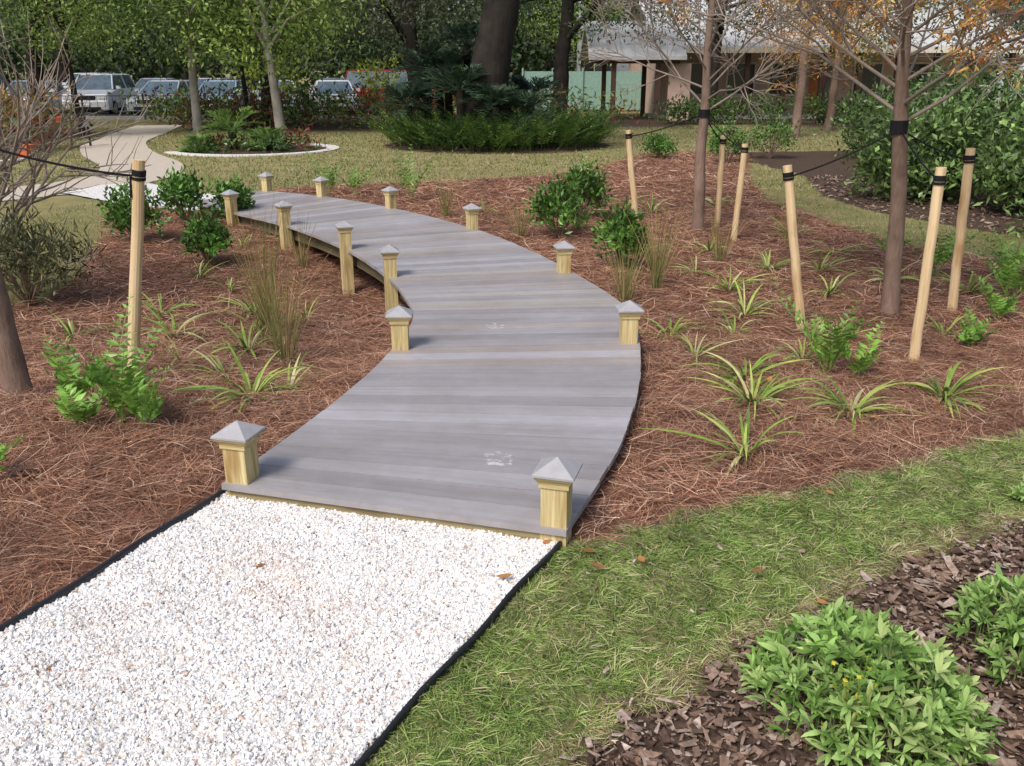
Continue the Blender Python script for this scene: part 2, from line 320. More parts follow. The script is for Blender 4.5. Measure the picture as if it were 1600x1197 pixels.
finish(nt,mixc(nt,.5,ramp(nt,v.outputs['Color'],[(.2,(.6,.56,.52)),(.6,(.86,.84,.81))]),ramp(nt,v.outputs['Distance'],[(.1,(.84,.82,.79)),(.8,(.42,.39,.36))])),rough=.9,bump=v.outputs['Distance'],bstr=.5)
V=np.array([(p[0],p[1],.017) for p in SPUR]);build('white_gravel_spur',[(V,np.arange(len(V)).reshape(1,-1))],[M_wg])
a_=np.linspace(-2.6,2.2,50);ring=np.stack([-6.5+2.0*np.cos(a_),22.9+1.8*np.sin(a_)],1)
edging(ring,.3,-.02,.035,'white_stone_border',M_wg)
edging(cr([(-16,17.6),(-13,18.3),(-11.2,19.4),(-10.7,20.4)],np.linspace(0,3,30)),.22,-.02,.05,'white_stone_border',M_wg)
# ---------------------------------------------------------------- lawn blades
def lawnmask(a,b): return ~(is_straw(a,b)|is_bark(a,b)|is_path(a,b))
parts=[]
gcol=np.array([(.24,.36,.085),(.35,.47,.13),(.48,.47,.20),(.64,.57,.35),(.12,.19,.05),(.30,.20,.12)])
a,b=scatter(520000,-.8,3.5,1.95,5.3,lawnmask);k=(a<b*.62+.2)&(a>-b*.35);a,b=a[k],b[k];N=len(a)
tc=np.round(a*26+.7*sn(a,b,9,1))+1000*np.round(b*26+.7*sn(a,b,9,4));hsh=np.modf(np.abs(np.sin(tc*12.9898)*43758.5453))[0]
th=hsh*6.28+rng.normal(size=N)*1.1;lean=U(.2,1.5,N)
D=np.stack([np.cos(th)*lean,np.sin(th)*lean,np.ones(N)],1)
P=np.stack([a,b,height(a,b)-.004+np.zeros(N)],1);L=U(.018,.05,N)*(.5+1.1*hsh)*(1+.25*sn(a,b,7,1))
pd=np.clip(.45+.5*sn(a,b,2.5,6)+.35*sn(a,b,8,2),0,1)
wa,wb_=wob(a,b);edge=pip(wa+.06,wb_-.09,BARK1)|pip(wa-.02,wb_+.05,STRAW)
ci=np.where(U(0,1,N)<.10+.34*pd,rng.choice([2,3],N,p=[.55,.45]),rng.choice([0,1,4],N,p=[.40,.34,.26]))
ci=np.where(edge&(U(0,1,N)<.7),rng.choice([3,5,2],N,p=[.4,.4,.2]),ci)
tone=(.6+.75*hsh)[:,None]
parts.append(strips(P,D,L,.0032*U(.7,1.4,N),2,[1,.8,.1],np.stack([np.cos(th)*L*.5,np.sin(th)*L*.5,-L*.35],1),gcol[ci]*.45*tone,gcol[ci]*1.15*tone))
for (n,x0,x1,y0,y1,Lr,W) in ((60000,-6.5,7.5,8,18,.045,.008),(80000,-14,14,15,33,.06,.018)):
    a,b=scatter(n,x0,x1,y0,y1,lawnmask);N=len(a);th=U(0,2*math.pi,N);lean=U(.2,1.3,N)
    D=np.stack([np.cos(th)*lean,np.sin(th)*lean,np.ones(N)],1);P=np.stack([a,b,height(a,b)-.005],1)
    pc=np.clip(.5+.6*sn(a,b,.7,3)+.3*sn(a,b,2.7,5),0,1);ci=np.where(U(0,1,N)<.35+.5*pc,rng.choice([2,3],N,p=[.5,.5]),rng.choice([0,4],N))
    parts.append(strips(P,D,Lr*U(.5,1.2,N),W*U(.7,1.3,N),1,[1,.3],0,gcol[ci]*.55,gcol[ci]*.7))
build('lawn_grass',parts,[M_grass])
# ---------------------------------------------------------------- bark chips & fallen leaves
parts=[]
for (n,x0,x1,y0,y1,mk,s0,s1) in ((26000,0,3.4,1.7,4.4,lambda a,b:pip(*wob(a,b),BARK1),.006,.03),(5000,4.6,11,9.5,17,lambda a,b:pip(*wob(a,b),BARK2),.02,.05),(900,.2,3.2,2.1,4.4,lawnmask,.004,.014)):
    a,b=scatter(n,x0,x1,y0,y1,mk);N=len(a);th=U(0,6.28,N);sz=U(0,1,N)**2.5*(s1-s0)+s0
    D=nz(np.stack([np.cos(th),np.sin(th),rng.normal(size=N)*.25],1));S=nz(np.cross(D,np.stack([rng.normal(size=N)*.3,rng.normal(size=N)*.3,np.ones(N)],1)))
    P=np.stack([a,b,height(a,b)+U(.002,.03,N)],1);T=np.cross(S,D)*U(.0015,.005,N)[:,None]
    hw=(sz*U(.2,.5,N))[:,None];hl=sz[:,None]
    j=lambda:1+rng.normal(size=(N,1))*.35
    A=[P-D*hl*j()-S*hw*j(),P+D*hl*j()-S*hw*j(),P+D*hl*j()+S*hw*j(),P-D*hl*j()+S*hw*j()]
    V=np.stack(A+[q+T for q in A],1);F=(np.arange(N)*8)[:,None,None]+fc[None]
    pal=np.array([(.23,.15,.11),(.33,.235,.18),(.10,.062,.046),(.47,.37,.31)])
    cc=pal[rng.choice(4,N,p=[.34,.27,.21,.18])]*U(.65,1.2,(N,1))
    parts.append((V.reshape(-1,3),F.reshape(-1,4),np.repeat(cc,8,0)))
build('bark_mulch',parts,[M_chip])
lp=[(.28,3.12,.04),(.16,3.2,.04),(-.06,2.9,.05),(.5,3.05,.05),(-.05,2.3,.05),(-1.5,2.35,.03),(1.95,2.9,.05),(.95,2.95,.05),(2.35,4.6,.06),(2.0,4.45,.06),(-1.0,3.0,.03),(1.6,5.2,.05),(1.1,2.75,.05),(.36,2.96,.05),(1.45,3.6,.05),(-1.9,3.6,.06),(-2.4,3.9,.06)]
P=np.array(lp)+np.array([0,0,.055]);N=len(P);D=nz(np.stack([rng.normal(size=N),rng.normal(size=N),rng.normal(size=N)*.2],1))
build('fallen_leaves',[strips(P,D,U(.04,.07,N),.03,3,[.2,1,.8,.05],np.tile([0,0,.01],(N,1)),np.tile([(.6,.28,.10)],(N,1))*U(.6,1.2,(N,1)),side=np.cross(D,[0,0,1.]))],[M_leaf])
# ---------------------------------------------------------------- boardwalk
bw=empty('boardwalk')
tt=np.linspace(0,11,2000);mid=(cr(LP,tt)+cr(RP,tt))/2;sl=np.concatenate([[0],np.cumsum(np.linalg.norm(np.diff(mid,axis=0),axis=1))])
nb=int(sl[-1]/.14);DZ=.15;parts=[]
for i in range(nb):
    gp=U(.0008,.0022)
    t0,t1=np.interp([i*sl[-1]/nb+gp,(i+1)*sl[-1]/nb-gp],sl,tt)
    q=[cr(LP,[t0])[0],cr(RP,[t0])[0],cr(RP,[t1])[0],cr(LP,[t1])[0]]
    e=nz(q[1]-q[0]);o1,o2=U(-.003,.003,2);q[0]=q[0]+e*o1;q[3]=q[3]+e*o1;q[1]=q[1]+e*o2;q[2]=q[2]+e*o2
    dzz=U(-.0007,.0007);ws=np.linalg.norm(q[1]-q[0])
    V=np.array([(p[0],p[1],DZ-.028+dzz) for p in q]+[(p[0],p[1],DZ+dzz) for p in q])
    F=np.array([(0,3,2,1),(0,1,5,4),(1,2,6,5),(2,3,7,6),(3,0,4,7),(4,5,6,7)])
    g1=np.array([(0,0),(ws,0),(ws,.14),(0,.14)]);G=np.zeros((8,3));G[:,:2]=np.tile(g1,(2,1));G[:,0]+=U(0,100);G[:,1]+=U(0,100);G[:,2]=i*3.7
    base=[(.345,.332,.348),(.31,.297,.312),(.385,.376,.40),(.345,.312,.30),(.285,.272,.283),(.39,.365,.35)][rng.choice(6,p=[.25,.2,.17,.15,.11,.12])]
    parts.append((V,F,np.array(base)*U(.96,1.04),0,G))
build('deck_boards',parts,[M_deck],bw)
parts=[]
for PTS,OTH,sgn in ((LP,RP,1),(RP,LP,-1)):
    t=np.linspace(.06,10.98,90);p=cr(PTS,t);o=cr(OTH,t);inn=nz(o-p);ia=.10 if sgn>0 else .05;a=p+inn*ia;b=p+inn*(ia+.045)
    V=[];G=[]
    for i in range(len(t)):
        for q,zz in ((a[i],DZ-.03),(a[i],DZ-.19),(b[i],DZ-.19),(b[i],DZ-.03)):
            V.append((q[0],q[1],zz));G.append((t[i]*1.2,zz,sgn*3+q[0]*0))
    F=[(i*4+j,i*4+(j+1)%4,(i+1)*4+(j+1)%4,(i+1)*4+j) for i in range(len(t)-1) for j in range(4)]
    parts.append((V,F,None,0,np.array(G)))
t=np.linspace(.06,10.98,90);p=(cr(LP,t)+cr(RP,t))/2;T=nz(np.gradient(p,axis=0));Nn=np.stack([-T[:,1],T[:,0]],1)*.02
V=[(q[0]+s_*n_[0],q[1]+s_*n_[1],zz) for q,n_ in zip(p,Nn) for s_,zz in ((-1,DZ-.03),(-1,DZ-.19),(1,DZ-.19),(1,DZ-.03))]
parts.append((V,[(i*4+j,i*4+(j+1)%4,(i+1)*4+(j+1)%4,(i+1)*4+j) for i in range(len(t)-1) for j in range(4)],None,0,np.array([(v[1],v[2],9) for v in V])))
fa=math.atan2(RP[0][1]-LP[0][1],RP[0][0]-LP[0][0]);fl=math.hypot(RP[0][1]-LP[0][1],RP[0][0]-LP[0][0])
fm=((LP[0][0]+RP[0][0])/2-.035*math.sin(fa),(LP[0][1]+RP[0][1])/2+.035*math.cos(fa))
parts.append(tapered_box((fm[0],fm[1],0),fl-.06,.035,-.03,DZ-.0285,rot=fa,grain='x',mi=1))
build('joists',parts,[M_joist,M_fascia],bw)
def post(px,py,rot,zb,par):
    s=.108;k=U(-.006,.006);rot+=U(-.03,.03);Z=DZ+k;pr=[tapered_box((px,py,0),s,s,zb-.1,Z+.2,rot=rot,mi=0),
        tapered_box((px,py,0),s+.016,s+.016,Z+.172,Z+.192,rot=rot,mi=0,grain='x'),
        tapered_box((px,py,0),s+.018,s+.018,Z+.192,Z+.212,s+.042,s+.042,rot=rot,mi=0,grain='x'),
        tapered_box((px,py,0),s+.046,s+.046,Z+.212,Z+.224,rot=rot,mi=0,grain='x'),
        tapered_box((px,py,0),s+.064,s+.064,Z+.224,Z+.233,rot=rot,mi=1),
        tapered_box((px,py,0),s+.062,s+.062,Z+.233,Z+.287,.003,.003,rot=rot,mi=1)]
    build('post',pr,[M_pine,M_cap],par)
def tnear(PTS,pt):
    t=np.linspace(0,11,1500);d=np.linalg.norm(cr(PTS,t)-np.array(pt),axis=1);return t[d.argmin()]
def addposts(PTS,OTH,lst):
    for (pt,ins,fwd) in lst:
        t=tnear(PTS,pt);p=cr(PTS,[t])[0];d=nz(cr(PTS,[min(t+.1,11)])[0]-cr(PTS,[max(t-.1,0)])[0]);o=cr(OTH,[t])[0];inn=nz(o-p)
        q=p+inn*ins+d*fwd;rot=math.atan2(inn[1],inn[0]);post(q[0],q[1],rot,float(height(q[0],q[1])),bw)
addposts(LP,RP,[((-1.30,3.59),.062,.075),((-.80,5.62),.055,.02),((-1.117,7.80),.03,0),((-1.70,9.1),.0,0),((-2.70,10.6),.0,0),((-3.65,11.6),.0,0)])
addposts(RP,LP,[((.22,3.16),.065,.07),((.87,5.8),.08,0),((.56,8.0),.08,0),((-.447,10.34),.02,0),((-1.62,11.95),0.02,0),((-2.75,13.13),0.02,0),((-3.75,13.76),.03,-.05)])
# ---------------------------------------------------------------- stakes & straps
def stake(b,t,r=.036):
    b=np.array(b,float);t=np.array(t,float);zb=float(height(b[0],b[1]));b3=np.array([b[0],b[1],zb-.15])
    f=np.linspace(0,1,9)[:,None];pts=b3*(1-f)+t*f+rng.normal(size=(9,3))*.002
    pr=tube(pts,np.linspace(r*1.04,r*.96,9)*U(.97,1.03,9),14,mi=0)
    q=b3*.06+t*.94;ax=nz(t-b3)
    for k in (-.012,.012,.03): pr+=tube([q+ax*(k-.009),q+ax*(k+.009)],r*1.13,12,mi=1,cap=False)
    build('wooden_stake',pr,[M_stake,M_strap]);return q
def strap(a,b,sag=.03,r=.007):
    a=np.array(a);b=np.array(b);f=np.linspace(0,1,9)[:,None];p=a*(1-f)+b*f;p[:,2]-=sag*4*(f*(1-f))[:,0]
    return tube(p,r,5,cap=False)
qs=[stake((-2.43,5.3),(-2.17,5.3,1.40)),stake((1.66,11.8),(1.49,11.8,1.16),.04),stake((2.63,11.4),(2.60,11.3,1.13),.036),stake((2.60,10.4),(2.65,10.4,1.10),.036),
    stake((2.33,6.8),(2.06,6.8,1.22),.036),stake((2.80,5.88),(2.78,5.88,1.30),.035),stake((3.69,7.2),(3.61,7.2,1.31),.038)]
pr=[];pr+=strap(qs[0],(-2.98,4.95,1.55));pr+=strap(qs[0]+np.array([-.04,-.02,0]),qs[0]+np.array([-.05,-.03,-.12]),0)
for k in (1,2,3): pr+=strap(qs[k],(2.28,11.0,1.4))
for k in (4,5,6): pr+=strap(qs[k],(2.99,7.1,1.47))
pr+=tube([(2.28,11,1.36),(2.28,11,1.45)],.068,10,cap=False);pr+=tube([(2.985,7.1,1.43),(2.98,7.1,1.53)],.066,10,cap=False)
build('tree_tie_straps',pr,[M_strap])
# ---------------------------------------------------------------- bare trees
def branch(parts,p,d,L,r,depth,tw,upb=.12,tips=None,mi=0):
    n=4 if depth>0 else 3;pts=[p];dd=np.array(d,float)
    for k in range(n):
        dd=nz(dd+rng.normal(size=3)*.10+np.array([0,0,upb*.5]));pts.append(pts[-1]+dd*L/n)
    parts+=tube(pts,np.linspace(r,max(r*.35,.0014),n+1),6 if r>.015 else 4 if r>.005 else 3,mi=mi,cap=False)
    if tips is not None and depth<=1:
        for q in pts[1:]: tips.append(q)
    if depth>0:
        m=tw[depth]
        for k in range(m):
            f=U(.25,1.0);i=min(int(f*n),n-1);q=pts[i]+(pts[i+1]-pts[i])*(f*n-i)
            ax=nz(pts[i+1]-pts[i]);s=nz(np.cross(ax,runit(1)[0]));nd_=nz(ax*U(.5,1.0)+s*U(.5,.9)+np.array([0,0,.1]))
            branch(parts,q,nd_,L*U(.35,.6),r*.5,depth-1,tw,upb,tips,mi)
def bare_tree(name,tr,rad,z0,nbr,Lb,mats,tw=(0,4,6),elev=(.5,1.0),tipfn=None,br=.014,bmi=1):
    tr=np.array(tr,float);tq=cr(tr,np.linspace(0,len(tr)-1,30));rq=np.interp(np.linspace(0,len(tr)-1,30),np.arange(len(tr)),rad)*U(.96,1.04,30)
    parts=tube(tq,rq,14,mi=0);tips=[]
    zs=tr[:,2]
    for k in range(nbr):
        f=(k+U(0,.6))/nbr;zz=z0+(zs[-1]-z0)*f;q=np.array([np.interp(zz,zs,tr[:,0]),np.interp(zz,zs,tr[:,1]),zz])
        a=k*2.4+U(-.4,.4);e=U(*elev)*(1+.5*f);d=nz(np.array([math.cos(a),math.sin(a),e]))
        branch(parts,q,d,Lb*(1.05-.6*f)*U(.7,1.1),br*(1.1-.6*f),2,tw,.12,tips,bmi)
    if tipfn: parts+=tipfn(np.array(tips))
    return build(name,parts,mats,smooth=True)
bare_tree('bald_cypress_tree',[(2.28,11,-.1),(2.30,11,.0),(2.29,11,.5),(2.27,11,1.0),(2.29,11,1.5),(2.27,11,2.2),(2.3,11,3.0),(2.28,11,4.0)],[.10,.078,.068,.062,.052,.042,.03,.012],1.4,38,1.75,[M_cyp,M_twig],(0,6,9),(.25,.85))
def rust(tips):
    t=tips[(tips[:,2]>1.7)];t=t[(sn(t[:,0],t[:,2],1.6,2)>-.1)|(U(0,1,len(t))<.15)];t=t[rng.choice(len(t),min(len(t),1600),replace=False)]
    N=len(t)*12;P=np.repeat(t,12,0)+rng.normal(size=(N,3))*.03;D=nz(runit(N)*np.array([1,1,.4])+np.array([0,0,-.6]))
    col=np.array([(.66,.29,.08),(.76,.40,.11),(.46,.19,.06),(.55,.44,.12)])[rng.choice(4,N)]
    return [strips(P,D,U(.03,.085,N),.014,2,[.5,1,.3],0,col)+(2,)]
bare_tree('bald_cypress_tree',[(3.12,7.1,-.1),(3.12,7.1,.0),(3.09,7.1,.4),(3.06,7.1,.9),(3.0,7.1,1.4),(2.95,7.1,1.9),(2.92,7.1,2.5),(2.93,7.1,3.6)],[.10,.078,.066,.062,.056,.048,.04,.014],1.5,36,1.75,[M_cyp,M_twig,M_leaf],(0,6,8),(.2,.75),rust,.016)
bare_tree('young_hardwood_tree',[(-2.93,4.95,-.1),(-2.93,4.95,.06),(-2.95,4.95,.35),(-2.96,4.95,.7),(-2.99,4.95,1.1),(-3.06,4.95,1.7),(-3.14,5.05,2.6),(-3.2,5,3.8)],[.115,.085,.076,.07,.066,.058,.045,.02],2.2,14,1.3,[M_cyp,M_twig])
parts=[]
for k in range(12):
    a=U(0,6.28);branch(parts,np.array([-4.85,7.9,.35])+rng.normal(size=3)*.08,nz(np.array([math.cos(a)*.7+.25,math.sin(a)*.5,1.1])),U(1.3,1.9),.02,2,(0,4,7),.03)
build('bare_crape_myrtle',[p[:3]+(0,)+p[4:] for p in parts]+tube([(-4.85,7.9,-.1),(-4.85,7.9,.5)],[.09,.07],8),[M_twig])
# ---------------------------------------------------------------- bed plants
def gz(x,y): return float(height(x,y))
def lily(x,y,s=1.0,n=20,dark=0):
    n=int(n*1.35);s*=1.12;th=U(0,6.28,n);lean=U(.3,1.6,n);D=nz(np.stack([np.cos(th)*lean,np.sin(th)*lean,np.ones(n)],1));L=s*U(.16,.42,n)
    P=np.array([x,y,gz(x,y)])+np.stack([np.cos(th),np.sin(th),np.zeros(n)],1)*.02+np.array([0,0,.005])
    c=np.array([(.28,.42,.07),(.46,.55,.13),(.16,.27,.05),(.62,.62,.28)])[rng.choice(4,n,p=[.36,.30,.18,.16])]*(1-dark)
    b=np.stack([np.cos(th)*L*.3,np.sin(th)*L*.3,-L*U(.25,.75,n)],1)+rng.normal(size=(n,3))*.025
    W=s*.0165*U(.6,1.2,n);side=np.stack([-np.sin(th),np.cos(th),rng.normal(size=n)*.3],1)
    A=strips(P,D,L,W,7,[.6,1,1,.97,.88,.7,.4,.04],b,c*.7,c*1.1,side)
    m=7;thb=U(0,6.28,m);Db=nz(np.stack([np.cos(thb),np.sin(thb),np.full(m,.25)],1))
    B=strips(np.tile(P[:1],(m,1)),Db,s*U(.15,.28,m),W[:m],5,[.8,1,.9,.6,.3,.05],np.tile([0,0,-.05*s],(m,1)),np.tile([(.42,.33,.16)],(m,1)))
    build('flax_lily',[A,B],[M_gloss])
for a in [(-1.58,5.05,1.15,24),(-1.4,5.25,.8,12),(-1.98,6.35,1.1,22),(-3.1,7.6,1,16),(-2.45,8.15,1,20),(-2.2,7.35,1,18),(-2.75,6.9,1.1,18),(-3.3,9.2,.9,12),(-1.9,5.55,.8,10),(-3.25,10.6,.8,10),(-3.4,6.6,.9,12),(-2.9,8.9,.9,12),(-1.9,7.9,.8,10),(-2.35,6.0,.8,12),
          (1.42,4.9,1.0,24),(1.95,4.75,1.1,26),(1.52,5.45,1.05,22),(1.18,4.1,1.05,18),(2.62,5.05,1.1,24),(1.2,6.5,.9,18),(1.3,6.0,.8,12),(1.95,7.2,1.1,22),(2.03,8.1,1.1,22),(2.6,8.9,1.05,20),(3.1,8.8,1,18),(2.45,6.45,1,20),
          (3.6,8.3,1,18),(2.2,9.8,.9,16),(1.95,12.5,1.1,18),(3.35,10.7,1,16),(2.9,7.9,.9,14),(2.05,5.95,.9,14),(3.5,9.6,.9,14),(1.7,13.2,1,14),(3.0,13.2,1,14),(-.4,12.6,1,12),(.8,11.2,1,12),(1.4,9.7,.9,14),(3.3,6.5,.9,12),(4.1,7.8,1.1,18),(1.85,8.8,.8,12),(3.95,12.9,1,12),(1.72,6.6,.8,12),(1.45,5.15,.8,10)]:
    lily(*a)
def fronds(P,D,L,bend,K,lL,lW,col,up=.25,rw=.006,t0=.15,asp=.45,stem=.8):
    N=len(P);D=nz(D);L=np.broadcast_to(L,(N,))[:,None];out=[strips(P,D,L[:,0],rw,5,[1.3,1.2,1,.8,.6,.3],bend,np.broadcast_to(col,(N,3))*stem)]
    side=nz(np.cross(D,[0,0,1.])+1e-4)
    Ps=[];Ds=[];Ss=[];Ls=[];Cs=[];col=np.broadcast_to(col,(N,3))
    for k in range(K):
        t=t0+(1-t0)*(k+.5)/K;p=P+D*L*t+bend*t*t;T=nz(D*L+2*bend*t);up_=np.cross(side,T)
        for s in (-1,1):
            d=nz(side*s+T*asp+up_*up+rng.normal(size=(N,3))*.16);Ps.append(p);Ds.append(d);Ss.append(nz(np.cross(d,up_)+rng.normal(size=(N,3))*.25))
            Ls.append(lL*(math.sin(math.pi*min(.97,.2+.78*t))**.6)*U(.8,1.1,N));Cs.append(col*U(.7,1.3,(N,1)))
    Ls=np.concatenate(Ls);out.append(diamonds(np.concatenate(Ps),np.concatenate(Ds),np.concatenate(Ss),Ls,Ls*lW/lL,np.concatenate(Cs)));return out
def fern(x,y,h=.5,n=9,name='leather_fern',col=(.19,.35,.06),lL=.085,lW=.036,K=10,spread=.55):
    th=np.arange(n)*2.4+U(-.4,.4,n);lean=U(.1,1,n)*spread;D=np.stack([np.cos(th)*lean,np.sin(th)*lean,np.ones(n)],1);L=h*U(.5,1.2,n)
    P=np.tile([x,y,gz(x,y)],(n,1))+rng.normal(size=(n,3))*.012*np.array([1,1,0]);b=np.stack([np.cos(th)*L*.25,np.sin(th)*L*.25,-L*.12],1)+rng.normal(size=(n,3))*.03
    c=np.array(col)*U(.65,1.45,(n,1));build(name,fronds(P,D,L,b,K,lL,lW,c,t0=.28),[M_gloss])
for a in [(-2.12,4.50,.62,13),(-2.45,4.72,.52,9),(-1.97,4.40,.38,7),(-2.3,4.4,.28,6),(2.1,5.6,.66,11),(2.25,5.5,.45,6),(3.35,6.2,.3,7),(4.35,7.6,.6,10),(4.05,8.4,.65,9),(4.7,8.3,.6,9),(3.6,5.6,.4,8),(-2.4,3.72,.3,5),
          (-1.55,13.6,.95,9),(-2.9,14.4,.85,8),(-2.5,14.3,.6,7),(1.2,14.5,.7,7),(4.0,9.3,.5,6),(4.5,7.1,.5,8),(3.9,6.9,.4,8)]:
    fern(*a)
def rush(x,y,h,n=70,sp=.16):
    n=int(n*1.2);th=U(0,6.28,n);lean=np.abs(rng.normal(size=n))*sp;D=nz(np.stack([np.cos(th)*lean,np.sin(th)*lean,np.ones(n)],1));L=h*U(.45,1.08,n)
    P=np.array([x,y,gz(x,y)])+np.stack([np.cos(th),np.sin(th),np.zeros(n)],1)*U(0,.06,(n,1))
    c=np.array([(.22,.26,.08),(.34,.30,.13),(.13,.17,.05),(.42,.29,.16)])[rng.choice(4,n)]
    b=np.stack([np.cos(th)*L*.12,np.sin(th)*L*.12,-L*.04],1)+rng.normal(size=(n,3))*.035
    build('rush_clump',[strips(P,D,L,.005,5,[1,1,.9,.8,.6,.25],b,c,c*np.array([1.1,.95,.8]))],[M_grass])
for a in [(-1.60,5.95,.85,80,.17),(-2.1,7.3,1.15,80,.12),(-1.95,7.0,.8,50,.2),(.98,7.55,.7,70,.2),(1.35,8.2,.9,70,.18),(1.5,8.9,.5,50,.25),(.1,10.8,.55,60,.2),(-.9,12.2,.7,60,.2),(2.2,9.3,.55,50,.15),(1.2,13.0,.8,50,.2),(3.2,10.2,.5,50,.2),(-2.4,10.0,.6,40,.2)]:
    rush(*a)
def shrub(x,y,w,h,n=1,name='viburnum_shrub',col=(.085,.18,.032),L=.08,W=.038,ncl=55,nl=20):
    d=runit(ncl);d[:,2]=np.abs(d[:,2])*1.0-.15;k=U(.4,1,(ncl,1))**.5
    cen=np.array([x,y,gz(x,y)+h*.42])+d*k*np.array([w*.5,w*.5,h*.6])*(1+rng.normal(size=(ncl,1))*.16);cen[:,2]=np.maximum(cen[:,2],gz(x,y)+.05)
    cols=np.array(col)*np.where(U(0,1,(ncl,1))<.35,2.0,.85)
    pr=[cloud(cen,np.array([.04,.04,.055])*w/.5,nl,L,W,cols,.3,(0,0,.7))]
    for q in cen[::4]: pr+=[t[:3]+(1,)+t[4:] for t in tube([(x,y,gz(x,y)-.03),((x+q[0])/2,(y+q[1])/2,q[2]*.6),q],[.01,.007,.003],4,cap=False)]
    build(name,pr,[M_gloss,M_cyp])
for a in [(-3.35,9.7,.42,.56),(-4.4,10.4,.52,.66),(-4.25,11.6,.56,.66),(-3.7,11.9,.4,.5),(.55,10.75,.6,.66),(.95,11.9,.55,.7),(1.12,8.95,.42,.62),(4.6,19.5,.8,.75),(5.8,20.5,1.0,.9),(3.3,20.5,.7,.5)]:
    shrub(*a)
shrub(-4.25,7.6,.95,.7,name='dry_fern_clump',col=(.10,.105,.045),L=.11,W=.016,ncl=90,nl=26)
def leafy(x,y,R,h,n):
    th=U(0,6.28,n);rr=R*np.sqrt(U(0,1,n));P=np.stack([x+rr*np.cos(th),y+rr*np.sin(th),np.zeros(n)],1);P[:,2]=h*np.sqrt(np.clip(1-(rr/R)**2*.85,0,1))*U(.35,1.1,n)+.01*sn(P[:,0],P[:,1],20,1)
    P[:,2]*=1+.35*sn(P[:,0],P[:,1],9,3);P[:,2]+=height(P[:,0],P[:,1])
    m=8;PP=np.repeat(P,m,0);N=len(PP);ph=np.tile(np.arange(m)*2.4,n)+np.repeat(U(0,6.28,n),m);out=np.repeat(np.stack([np.cos(th)*rr/R,np.sin(th)*rr/R,0*th],1),m,0)
    D=nz(np.stack([np.cos(ph),np.sin(ph),U(.3,2.0,N)],1)+out*.8);L=U(.03,.085,N)
    c=np.repeat(np.array([(.27,.45,.11),(.37,.54,.17),(.16,.29,.06),(.46,.57,.21)])[rng.choice(4,n,p=[.4,.27,.18,.15])],m,0)*U(.8,1.2,(N,1))
    A=strips(PP,D,L,L*.24,4,[.25,.6,1,.8,.1],np.stack([0*L,0*L,-L*U(.0,.6,N)],1)+rng.normal(size=(N,3))*.006,c*.85,c*1.1,side=nz(np.cross(D,[0,0,1.])+rng.normal(size=(N,3))*.4))
    P0=P.copy();P0[:,2]=height(P[:,0],P[:,1])
    st_=strips(P0,np.tile([0,0,1.],(n,1)),P[:,2]-P0[:,2],.004,2,[1,1,.8],0,np.tile([(.2,.3,.1)],(n,1)))
    return [A,st_]
build('blanket_flower_plant',leafy(1.07,2.22,.33,.19,350),[M_leaf])
build('blanket_flower_plant',leafy(1.82,2.47,.32,.18,310),[M_leaf])
build('blanket_flower_plant',leafy(2.36,3.58,.10,.1,30),[M_leaf])
n=26;P=np.array([.95,2.05,.24])+rng.normal(size=(n,3))*np.array([.03,.03,.06]);D=runit(n)
build('yellow_wildflower',[diamonds(P,D,nz(np.cross(D,runit(n))),.018,.014,(.7,.6,.05)),strips(np.tile([.95,2.05,.06],(6,1))+rng.normal(size=(6,3))*.01,np.tile([0,0,1.],(6,1))+rng.normal(size=(6,3))*.12,.24,.004,3,[1,1,1,.5],0,(.25,.3,.06))],[M_leaf])
# ---------------------------------------------------------------- fern island + oak
n=1100;th=U(0,6.28,n);rr=np.sqrt(U(.0,1,n));P=np.stack([-.4+2.7*rr*np.cos(th),24.3+2.4*rr*np.sin(th),np.zeros(n)],1)
D=np.stack([np.cos(th)*rr*.35+rng.normal(size=n)*.35,np.sin(th)*rr*.35+rng.normal(size=n)*.35,np.ones(n)],1);L=U(.85,1.4,n);hd=nz(D*np.array([1,1,0]));
c=np.array([(.085,.165,.035),(.15,.25,.05),(.05,.09,.025)])[rng.choice(3,n)]
build('sword_fern_bed',fronds(P,D,L,hd*L[:,None]*.28+np.array([0,0,-.28]),16,.13,.045,c,rw=.012),[M_leaf])
oak=tube(cr([(-.75,24.3,-.2),(-.72,24.3,.3),(-.68,24.3,1.0),(-.55,24.3,2.0),(-.3,24.3,3.2),(-.1,24.4,4.6),(.1,24.5,6)],np.linspace(0,6,24)),np.interp(np.linspace(0,6,24),range(7),[.80,.62,.54,.49,.44,.4,.3])*U(.95,1.06,24),16)
for (e1,e2,r) in (((-2.5,24.6,6.0),(-5.5,25,6.6),.26),((2.5,24,5.8),(6,24,6.4),.25),((.2,22,6.2),(.6,19,6.6),.22)):
    oak+=tube([(-.2,24.3,3.9),((-.4+e1[0])/2,(24.3+e1[1])/2,5.0),e1,e2],[r*1.2,r,r*.8,r*.35],10)
oak+=[crown((0,24.5,7.2),(7,5.5,2.4),110,.7,80,.16,.07,(.05,.085,.025))+(1,)]
build('live_oak_tree',oak,[M_oak,M_leaf],smooth=True)
